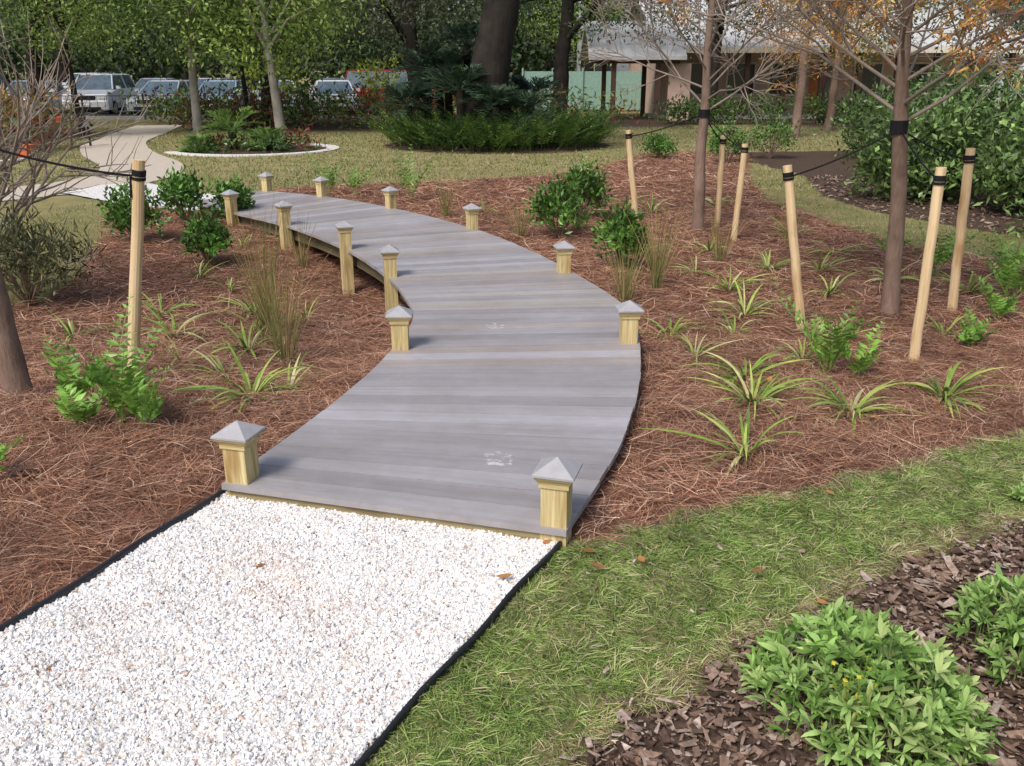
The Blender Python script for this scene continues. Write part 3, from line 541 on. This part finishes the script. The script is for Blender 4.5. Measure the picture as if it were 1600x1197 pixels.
def palm(x,y,z,h,n,L,name='saw_palmetto',col=(.03,.055,.03),lL=.34,lW=.035,K=14,tr=.12):
    th=np.arange(n)*2.4;el=U(-.1,1.6,n);D=nz(np.stack([np.cos(th),np.sin(th),el],1));LL=L*U(.75,1.1,n)
    P=np.tile([x,y,z+h],(n,1));pr=[q+(0,) for q in fronds(P,D,LL,np.array([0,0,-.35])*LL[:,None],K,lL,lW,np.array(col)*U(.7,1.4,(n,1)),rw=.02,t0=.25,asp=.9)]
    pr+=[t[:3]+(1,)+t[4:] for t in tube([(x,y,z-.1),(x,y,z+h)],[tr,tr*.8],8)]
    build(name,pr,[M_leaf,M_oak])
for (x,y,h) in ((-1.9,24.6,1.3),(-1.3,23.4,1.4),(-2.3,25.4,1.9),(-1.2,25.4,2.5),(-2.7,24.2,1.0),(-1.7,25.0,1.8),(.5,25.2,1.2),(.2,23.3,.8),(-.4,23.2,1.0)): palm(x,y,0,h,34,1.15,col=(.04,.072,.042) if y>24 else (.06,.10,.055),lW=.05)
for (x,y,h,L) in ((-7.0,23.0,.45,1.15),(-6.0,22.7,.2,.7),(-7.6,22.3,.1,.6)): palm(x,y,0,h,26,L,'sago_palm',(.14,.24,.05),.24,.035,18,.13)
# ---------------------------------------------------------------- bedding plants (left beds)
def mass(name,cen,r,nl,L,W,cols,mat=M_leaf):
    cen=np.array(cen,float);k=rng.choice(len(cols),len(cen));return build(name,[cloud(cen,np.asarray(r),nl,L,W,np.array(cols)[k],.3,(0,0,.5))],[mat])
def sc_cen(n,poly_or,zlo,zhi):
    xs_=[p[0] for p in poly_or];ys_=[p[1] for p in poly_or];a=U(min(xs_),max(xs_),n*4);b=U(min(ys_),max(ys_),n*4);m=pip(a,b,poly_or)&~is_path(a,b);a=a[m][:n];b=b[m][:n];return np.stack([a,b,U(zlo,zhi,len(a))],1)
PAL=[(.08,.16,.04),(.13,.22,.055),(.05,.10,.03),(.28,.065,.045),(.17,.05,.04),(.24,.28,.07)]
mass('bromeliad_bed',sc_cen(170,BARK3,.12,.65),(.22,.22,.16),45,.26,.05,PAL)
mass('croton_border',sc_cen(190,[(-13,30),(-4,30.2),(1,32.2),(4,33.5),(4,35),(-14,35)],.15,.95),(.28,.25,.22),45,.22,.07,PAL)
mass('groundcover',sc_cen(34,ell((-6.5,22.9),(1.6,1.4)),.05,.3),(.18,.18,.09),40,.16,.05,PAL[:3]+[(.22,.06,.04)])
mass('croton_shrub',[(-12.2+U(-.7,.7),22.2+U(-.6,.6),U(.3,1.2)) for _ in range(30)],(.2,.2,.17),40,.2,.07,[(.42,.09,.04),(.5,.24,.06),(.18,.22,.06)])
mass('croton_shrub',[(-14.2+U(-.7,.7),24.2+U(-.6,.6),U(.3,1.1)) for _ in range(24)],(.2,.2,.17),40,.2,.07,[(.38,.07,.05),(.2,.24,.06)])
mass('hedge',[(U(5.5,14),U(33,34.5),U(.2,.75)) for _ in range(90)],(.3,.25,.2),50,.16,.07,[(.07,.13,.035),(.11,.18,.04),(.05,.09,.03)])
mass('lime_green_shrub',[(-9.2+U(-.9,.9),35.2+U(-.4,.4),U(.9,2.2)) for _ in range(16)],(.3,.25,.2),40,.2,.09,[(.36,.48,.06),(.45,.52,.08)])
mass('lime_green_shrub',[(-4.9+U(-.7,.7),35.2+U(-.4,.4),U(.9,2.3)) for _ in range(14)],(.3,.25,.2),40,.2,.09,[(.36,.46,.08),(.45,.5,.1)])
M_terra=m_plain('terracotta',(.6,.13,.04),.7)
build('terracotta_planter',[tapered_box((-10.9,20.4,0),.28,.28,0,.26,.36,.36),tapered_box((-10.9,20.4,0),.40,.40,.26,.31)],[M_terra])
build('garden_path_light',tube([(-11.0,23.9,0),(-11.0,23.9,.5)],.03,6)+[tapered_box((-11.0,23.9,0),.22,.22,.5,.62,.1,.1)],[M_black])
def bigshrub(x,y,w,d,h,ncl,nl,name,col,L=.13,W=.06):
    dd=runit(ncl);dd[:,2]=np.abs(dd[:,2]);k=U(.35,1,(ncl,1))**.4;cen=np.array([x,y,h*.3])+dd*k*np.array([w/2,d/2,h*.7])*(1+rng.normal(size=(ncl,1))*.16);lo=U(.08,.5*h,ncl);cen[:,2]=np.where(U(0,1,ncl)<.3,lo,cen[:,2])
    cols=np.array(col)*np.where(U(0,1,(ncl,1))<.4,2.0,.85);pr=[cloud(cen,np.array([.14,.14,.12]),nl,L,W,cols,.45,(0,0,.3))]
    for q in cen[::9]: pr+=[t[:3]+(1,)+t[4:] for t in tube([(x+U(-.4,.4),y+U(-.2,.2),-.05),((x+q[0])/2,(y+q[1])/2,q[2]*.55),q],[.035,.025,.01],5,cap=False)]
    build(name,pr,[M_gloss,M_oak])
bigshrub(6.3,13.9,2.0,1.8,1.35,120,36,'sweet_viburnum',(.10,.16,.045))
bigshrub(7.8,15.4,2.8,2.4,2.0,160,36,'sweet_viburnum',(.09,.145,.045))
bigshrub(7.4,12.2,1.7,1.6,1.3,110,36,'sweet_viburnum',(.12,.19,.055))
bigshrub(6.7,10.3,1.1,1.1,.95,80,36,'sweet_viburnum',(.14,.22,.065),.11,.045)
bigshrub(10.2,14.8,3,2.5,2.2,150,36,'sweet_viburnum',(.09,.145,.045))
bigshrub(8.9,20.5,3.2,2.5,1.7,150,36,'sweet_viburnum',(.08,.13,.04))
# ---------------------------------------------------------------- trees
def tree(name,x,y,tr,ht,cz,cr_,ncl,col,mt,lean=0,nl=70,L=.17,W=.075,crd=.5):
    pr=[]
    pts=cr([(x,y,-.1),(x+lean*.2,y,.6),(x+lean*.5,y,ht*.4),(x+lean*.8,y+.1,ht*.7),(x+lean,y,ht)],np.linspace(0,4,16))+rng.normal(size=(16,3))*tr*.08;pr+=tube(pts,np.interp(np.linspace(0,4,16),range(5),[tr*1.25,tr,tr*.85,tr*.75,tr*.4])*U(.94,1.06,16),10)
    top=np.array([x+lean*.7,y,ht*.6])
    for k in range(9):
        a=k*2.4;e=np.array([x+lean+math.cos(a)*cr_[0]*.7,y+math.sin(a)*cr_[1]*.7,cz+U(-.6,.7)*cr_[2]*.6]);b0=top+np.array([0,0,U(-.15,.35)*ht])
        pr+=tube([b0,(b0+e)/2+np.array([0,0,.3])+rng.normal(size=3)*.15,e],[tr*.4,tr*.25,tr*.08],6,cap=False)
    pr.append(crown((x+lean,y,cz),cr_,ncl,crd,nl,L,W,col)+(1,));return build(name,pr,[mt,M_leaf],smooth=True)
G1=(.13,.20,.05);G2=(.065,.105,.035);G3=(.24,.34,.08);G4=(.13,.15,.085)
tree('young_oak_tree',-7.1,28.4,.14,5,4.2,(3.2,2.8,2.3),130,G3,M_pale,-.35)
tree('young_oak_tree',-10.1,29.6,.14,5,4.3,(3.4,2.8,2.3),130,G1,M_pale,.1)
tree('elm_tree',-12.6,27.0,.09,4.6,4.0,(2.6,1.8,1.9),100,G3,M_oak,-.2,60,.13,.06,.35)
tree('elm_tree',-8.8,31.0,.08,4.6,4.2,(2.4,1.6,1.7),80,G3,M_oak,-.2,60,.13,.06,.35)
tree('elm_tree',-15.5,25,.14,5,4.2,(2.8,2.4,1.9),90,G1,M_oak,-.3,60,.14,.065,.4)
tree('live_oak_tree',1.7,36,.33,6,5.2,(4.6,3.5,3.0),110,G2,M_oak,.5)
tree('live_oak_tree',-3.2,33,.3,6,5.1,(4.0,3.5,3.0),110,G4,M_oak,-.6)
tree('live_oak_tree',-17,33,.3,6,5.0,(4.4,3.5,2.9),120,G2,M_oak,.6)
tree('live_oak_tree',-9,34,.25,6,5.2,(3.6,3.0,2.6),90,G2,M_oak,.3)
tree('live_oak_tree',-23,38,.4,7,6,(5,4,3.6),130,G4,M_oak,.6)
tree('live_oak_tree',-13,47,.4,8,6.2,(6,4,4.6),140,G1,M_oak,.6,60,.26,.12,.7)
tree('live_oak_tree',-5,49,.4,8,6.2,(6,4,4.8),140,G2,M_oak,-.6,60,.26,.12,.7)
tree('live_oak_tree',4,51,.4,8,6.8,(5,4,4.4),110,G3,M_oak,.3,60,.26,.12,.7)
tree('live_oak_tree',-24,50,.4,8,7.0,(7,4,4.6),150,G1,M_oak,.3,60,.26,.12,.7)
tree('live_oak_tree',20,44,.4,8,6.0,(6,4,4.8),150,G2,M_oak,.3,60,.26,.12,.7)
tree('live_oak_tree',14.5,26,.22,5.5,4.8,(3.4,3,2.8),110,G4,M_twig,.3)
tree('live_oak_tree',27,36,.35,8,6.0,(6,4,5),150,G1,M_oak,.3,60,.26,.12,.7)
tree('live_oak_tree',7.4,35,.22,5.5,4.8,(2.8,1.6,2.0),70,G4,M_oak,.3,60,.15,.07,.4)
tree('live_oak_tree',11.6,34.5,.22,5.5,4.4,(3.2,1.6,2.2),95,G1,M_oak,.3,60,.15,.07,.4)
tree('autumn_cypress_tree',8.3,27,.13,4.4,3.4,(1.9,1.7,1.5),80,(.62,.32,.09),M_cyp,.1,45,.12,.035,.3)
tree('autumn_cypress_tree',10.3,30,.13,4.4,3.2,(1.7,1.7,1.4),60,(.50,.30,.09),M_cyp,.1,45,.12,.035,.3)
# distant tree belt
n=560;cx_=U(-60,60,n);cy_=U(60,76,n)+.004*cx_**2;cz_=U(.3,11,n)
cols=np.array([G1,G2,(.04,.07,.025),G4,(.05,.08,.03)])[rng.choice(5,n)]
pr=[cloud(np.stack([cx_,cy_,cz_],1),np.array([1.7,1.3,1.2]),70,.62,.36,cols,.55)+(1,)]
n=380;pr.append(cloud(np.stack([U(-60,60,n),U(58.6,60.5,n),U(.2,4.6,n)],1),np.array([1.0,.5,.8]),55,.5,.3,np.array([(.04,.07,.025),(.065,.11,.035),(.025,.045,.02)])[rng.choice(3,n)],.5)+(1,))
for k in range(40):
    a=U(-58,58);b=U(60,70);pr+=tube([(a,b,-.2),(a+U(-.3,.3),b,4),(a+U(-1,1),b,9)],[.4,.3,.15],7)
build('distant_tree_belt',pr,[M_oak,M_leaf])
# ---------------------------------------------------------------- parking lot, cars
M_asph=m_plain('asphalt',(.06,.06,.06),.9,.2,0,30,.3)
def quad(x0,x1,y0,y1,z): return (np.array([(x0,y0,z),(x1,y0,z),(x1,y1,z),(x0,y1,z)]),np.array([(0,1,2,3)]))
build('parking_lot',[quad(-45,-3,37.2,58,.006)],[M_asph])
M_white=m_plain('white_paint',(.75,.75,.73),.7)
build('parking_lines',[quad(x-.05,x+.05,38,43,.011) for x in np.arange(-35,-4,2.6)],[M_white])
M_kerb=m_plain('kerb_concrete',(.38,.37,.35),.9)
build('parking_kerb',[box(-45,-3,37.0,37.2,-.05,.13)],[M_kerb])
M_glass=m_plain('car_glass',(.10,.14,.17),.06,.9,0,3,.3);M_tire=m_plain('tyre',(.015,.015,.015),.85);M_rim=m_plain('wheel_rim',(.5,.5,.52),.3,.6,.7);M_lamp=m_plain('headlamp',(.75,.77,.8),.15,.8);M_tail=m_plain('tail_lamp',(.4,.02,.02),.3)
def paint(name,c): return m_plain(name,c,.22,.7,.15,2,.05)
def car(name,x,y,rot,pm,suv=False,van=False):
    h=1.85 if van else 1.68 if suv else 1.42;w=1.82;L=4.5;belt=.98 if not (suv or van) else 1.1;hood=.86 if not(suv or van) else 1.0
    if van: body=[(0,.3),(-.02,.6),(.05,hood-.05),(.6,belt),(4.4,belt+.02),(4.5,.9),(4.5,.3)];top=[(.55,belt),(1.35,h),(4.35,h),(4.45,belt)]
    elif suv: body=[(0,.32),(-.02,.62),(.08,hood-.08),(1.1,belt-.02),(4.4,belt+.02),(4.5,.9),(4.5,.32)];top=[(1.05,belt),(1.75,h),(4.1,h),(4.4,belt)]
    else: body=[(.03,.25),(0,.55),(.12,.72),(1.15,.9),(4.0,.98),(4.42,.93),(4.5,.6),(4.47,.25)];top=[(1.1,.92),(1.95,h),(3.2,h),(3.95,.98)]
    parts=[];b=np.array(body);cy=2.25
    secs=[(-w/2,.93),(-w/2+.07,1.0),(w/2-.07,1.0),(w/2,.93)];V=[]
    for sx,sc_ in secs:
        for (yy,zz) in b: V.append((sx,(yy-cy)*(.985 if sc_<1 else 1),.6+(zz-.6)*sc_))
    k=len(b);F=[(i*k+j,i*k+(j+1)%k,(i+1)*k+(j+1)%k,(i+1)*k+j) for i in range(3) for j in range(k)]
    parts.append((np.array(V),np.array(F),None,0));parts.append((np.array(V)[:k],np.arange(k)[None],None,0));parts.append((np.array(V)[-k:],np.arange(k)[::-1][None],None,0))
    t=np.array(top);wb,wt=w/2-.08,w/2-.26
    def gh(y0,z0,y1,z1,y2,z2,y3,z3,wb,wt,mi):
        V=np.array([(-wb,y0-cy,z0),(wb,y0-cy,z0),(wb,y3-cy,z3),(-wb,y3-cy,z3),(-wt,y1-cy,z1),(wt,y1-cy,z1),(wt,y2-cy,z2),(-wt,y2-cy,z2)])
        return (V,np.array([(0,3,2,1),(4,5,6,7),(0,1,5,4),(1,2,6,5),(2,3,7,6),(3,0,4,7)]),None,mi)
    parts.append(gh(t[0][0],t[0][1]-.03,t[1][0],t[1][1]-.03,t[2][0],t[2][1]-.03,t[3][0],t[3][1]-.03,wb,wt,1))
    parts.append(gh(t[1][0]-.03,h-.035,t[1][0]+.1,h+.02,t[2][0]-.08,h+.02,t[2][0]+.03,h-.035,wt+.02,wt-.06,0))
    def pillar(s,ya,za,yb,zb,r=.035):
        return tube([(s*(wb+.0),ya-cy,za),(s*(wt+.005),yb-cy,zb)],r,5,mi=0,cap=False)
    for s in (-1,1):
        parts+=pillar(s,t[0][0],t[0][1]-.02,t[1][0],t[1][1]-.02);parts+=pillar(s,t[3][0],t[3][1]-.02,t[2][0],t[2][1]-.02);m_=(t[1][0]+t[2][0])/2;parts+=pillar(s,m_,t[0][1],m_,h-.02)
        for yy in (.82,3.62):
            c_=s*(w/2-.1);parts+=tube([(c_-.1*s,yy-cy,.33),(c_+.11*s,yy-cy,.33)],.33,16,mi=2);parts+=tube([(c_+.1*s,yy-cy,.33),(c_+.122*s,yy-cy,.33)],.2,12,mi=3)
        parts.append(box(s*.68-.17,s*.68+.17,-cy-.03,-cy+.12,hood-.26,hood-.12,mi=4));parts.append(box(s*.7-.13,s*.7+.13,cy-.1,cy+.02,.7,.86,mi=5))
        parts.append(box(s*(w/2+.08)-.09,s*(w/2+.08)+.09,t[0][0]+.25-cy,t[0][0]+.36-cy,belt,belt+.13,mi=0))
    parts.append(box(-.42,.42,-cy-.025,-cy+.05,hood-.3,hood-.16,mi=2));parts.append(box(-.6,.6,-cy-.02,-cy+.05,.3,.42,mi=2));parts.append(box(-.16,.16,-cy-.035,-cy,.44,.55,mi=6))
    parts.append(box(-.75,.75,-cy+.1,cy-.1,.2,.34,mi=2))
    o=build(name,parts,[pm,M_glass,M_tire,M_rim,M_lamp,M_tail,M_white]);o.location=(x,y,.01);o.rotation_euler=(0,0,rot)
pS=paint('silver_paint',(.5,.52,.55));pW=paint('white_car_paint',(.75,.76,.78));pB=paint('pale_blue_paint',(.35,.45,.55));pD=paint('dark_green_paint',(.03,.05,.05));pR=paint('red_paint',(.25,.015,.02));pG=paint('grey_paint',(.2,.21,.23))
for (x,yy,r,p,s,v) in ((-20.6,40.2,.15,pW,False,False),(-17.7,40.3,.1,pW,True,False),(-14.9,40.5,-.05,pS,False,False),(-12.5,40.4,.05,pB,False,False),(-10.2,40.5,.3,pS,False,False),(-7.8,40.8,.25,pW,False,False),(-5.2,42.0,1.2,pR,False,True),(-23.6,40.3,0,pD,True,False),(-26.5,40.3,0,pS,True,False),
    (-19,50,0,pS,False,False),(-16,50,0,pW,False,False),(-13,50,.1,pG,True,False),(-9.5,50,0,pS,False,False),(-22.5,50,0,pW,True,False)):
    car('parked_van' if v else 'parked_suv' if s else 'parked_car',x,yy,r,p,s,v)
M_iron=m_plain('fence_metal',(.03,.035,.035),.5)
pr=[]
for x in np.arange(-24,-3,2.4): pr.append(box(x-.03,x+.03,36.3,36.36,0,1.0))
pr.append(box(-24,-3,36.31,36.35,.9,.93,mi=0));pr.append(box(-24,-3,36.31,36.35,.2,.23))
for x in np.arange(-24,-3,.3): pr.append(box(x-.006,x+.006,36.32,36.34,.2,.92))
build('metal_fence',pr,[M_iron])
M_gf=m_plain('green_screen',(.24,.38,.32),.8)
pr=[box(.5,7.5,44,44.04,.1,1.8)]+[box(x-.04,x+.04,43.9,43.98,0,1.95) for x in np.arange(.5,7.8,1.4)]
build('green_screen_fence',pr,[M_gf])
# ---------------------------------------------------------------- buildings
M_pink=m_plain('pink_stucco',(.58,.42,.34),.9,.1,0,3,.12);M_roof=m_plain('white_metal_roof',(.55,.55,.54),.5,.4,0,2,.12);M_brown=m_plain('brown_timber',(.08,.045,.03),.8);M_door=m_plain('orange_door',(.5,.16,.05),.6);M_win=m_plain('window_glass',(.04,.05,.06),.1,.8);M_trim=m_plain('cream_trim',(.66,.62,.53),.7);M_grey=m_plain('grey_siding',(.42,.44,.47),.8)
hb=empty('stucco_building')
build('walls',[box(6.2,20,40,50,0,3.0)],[M_pink],hb)
def roofpoly(x0,x1,y0,y1,z0,z1,ym=None):
    ym=(y0+y1)/2 if ym is None else ym
    V=[(x0,y0,z0),(x1,y0,z0),(x1,ym,z1),(x0,ym,z1),(x1,y1,z0),(x0,y1,z0)];V+= [(a,b,c-.12) for a,b,c in V]
    F4=[(0,1,2,3),(3,2,4,5),(6,9,8,7),(9,11,10,8),(0,6,7,1),(5,4,10,11),(0,3,9,6),(3,5,11,9),(1,7,8,2),(2,8,10,4)]
    return (np.array(V,float),np.array(F4))
def seams(x0,x1,y0,ym,z0,z1):
    out=[]
    for x in np.arange(x0+.25,x1,.5): out+=tube([(x,y0,z0+.015),(x,ym,z1+.015)],.022,4,cap=False)
    return out
build('roof',[roofpoly(5.6,20.6,37.2,50.6,2.75,5.2)]+seams(5.6,20.6,37.2,43.9,2.75,5.2),[M_roof],hb)
pr=[]
for x in np.arange(6.4,20,1.5): pr.append(box(x-.09,x+.09,37.5,37.68,0,2.72))
pr.append(box(5.8,20.4,37.45,37.72,2.72,2.74));build('veranda_columns',pr,[M_brown],hb)
build('fascia',[box(5.6,20.6,37.1,37.19,2.5,2.72)],[M_trim],hb)
build('door',[box(12.7,13.6,39.93,39.98,0,2.1)],[M_door],hb)
build('windows',[box(a,a+1.1,39.94,39.98,.9,2.1) for a in (7.2,9.2,11.0,14.6,16.6)],[M_win],hb)
build('window_frames',[box(a-.08,a+1.18,39.95,39.97,.82,2.18) for a in (7.2,9.2,11.0,14.6,16.6)],[M_trim],hb)
build('veranda_floor',[box(5.8,20.4,37.3,40,0,.1)],[M_kerb],hb)
pv=empty('open_pavilion')
build('roof',[roofpoly(2.9,6.6,35.6,40.4,2.35,3.7)]+seams(2.9,6.6,35.6,38,2.35,3.7),[M_roof],pv)
build('columns',[box(x-.09,x+.09,y-.09,y+.09,0,2.3) for x in (3.9,5.6) for y in (36,39.8)]+[box(3.0,6.4,35.9,36.1,2.1,2.28)],[M_brown],pv)
build('side_wall',[box(6.05,6.9,36.2,36.4,0,2.1)],[M_pink],pv)
tb=empty('two_storey_building')
build('walls',[box(4,34,57,58.2,0,7)],[M_grey],tb)
build('windows',[box(a,a+1.0,56.93,56.98,z0,z0+1.4) for a in np.arange(5,33,2.6) for z0 in (1.0,3.9)],[M_win],tb)
build('window_frames',[box(a-.1,a+1.1,56.95,56.97,z0-.1,z0+1.5) for a in np.arange(5,33,2.6) for z0 in (1.0,3.9)],[M_trim],tb)
build('roof',[roofpoly(3.4,34.6,56.3,59.5,7,8)],[M_roof],tb)
# ---------------------------------------------------------------- light, sky, camera
w=bpy.data.worlds.new('World');scene.world=w;w.use_nodes=True;nt=w.node_tree;nt.nodes.clear()
EL,AZ=math.radians(50),math.radians(212)
sk=nt.nodes.new('ShaderNodeTexSky');sk.sky_type='NISHITA';sk.sun_disc=False;sk.sun_elevation=EL;sk.sun_rotation=AZ;sk.air_density=1.0;sk.dust_density=3.5;sk.ozone_density=1.0
bg=nt.nodes.new('ShaderNodeBackground');bg.inputs[1].default_value=.15;out=nt.nodes.new('ShaderNodeOutputWorld')
nt.links.new(sk.outputs[0],bg.inputs[0]);nt.links.new(bg.outputs[0],out.inputs[0])
sd=bpy.data.lights.new('sun','SUN');sd.energy=2.65;sd.angle=math.radians(16);sd.color=(1,.965,.92);so=bpy.data.objects.new('sun',sd);scene.collection.objects.link(so)
from mathutils import Vector
dv=Vector((math.sin(AZ)*math.cos(EL),math.cos(AZ)*math.cos(EL),math.sin(EL)));so.rotation_euler=(dv).to_track_quat('Z','Y').to_euler()
cd=bpy.data.cameras.new('camera');cd.sensor_width=36;cd.lens=36*1386/1600;cd.clip_end=3000;cd.clip_start=.05
co=bpy.data.objects.new('camera',cd);scene.collection.objects.link(co);co.location=(0,0,1.9);co.rotation_euler=(math.radians(90-19.49),0,0);scene.camera=co
scene.view_settings.view_transform='Standard';scene.view_settings.look='None';scene.view_settings.exposure=0
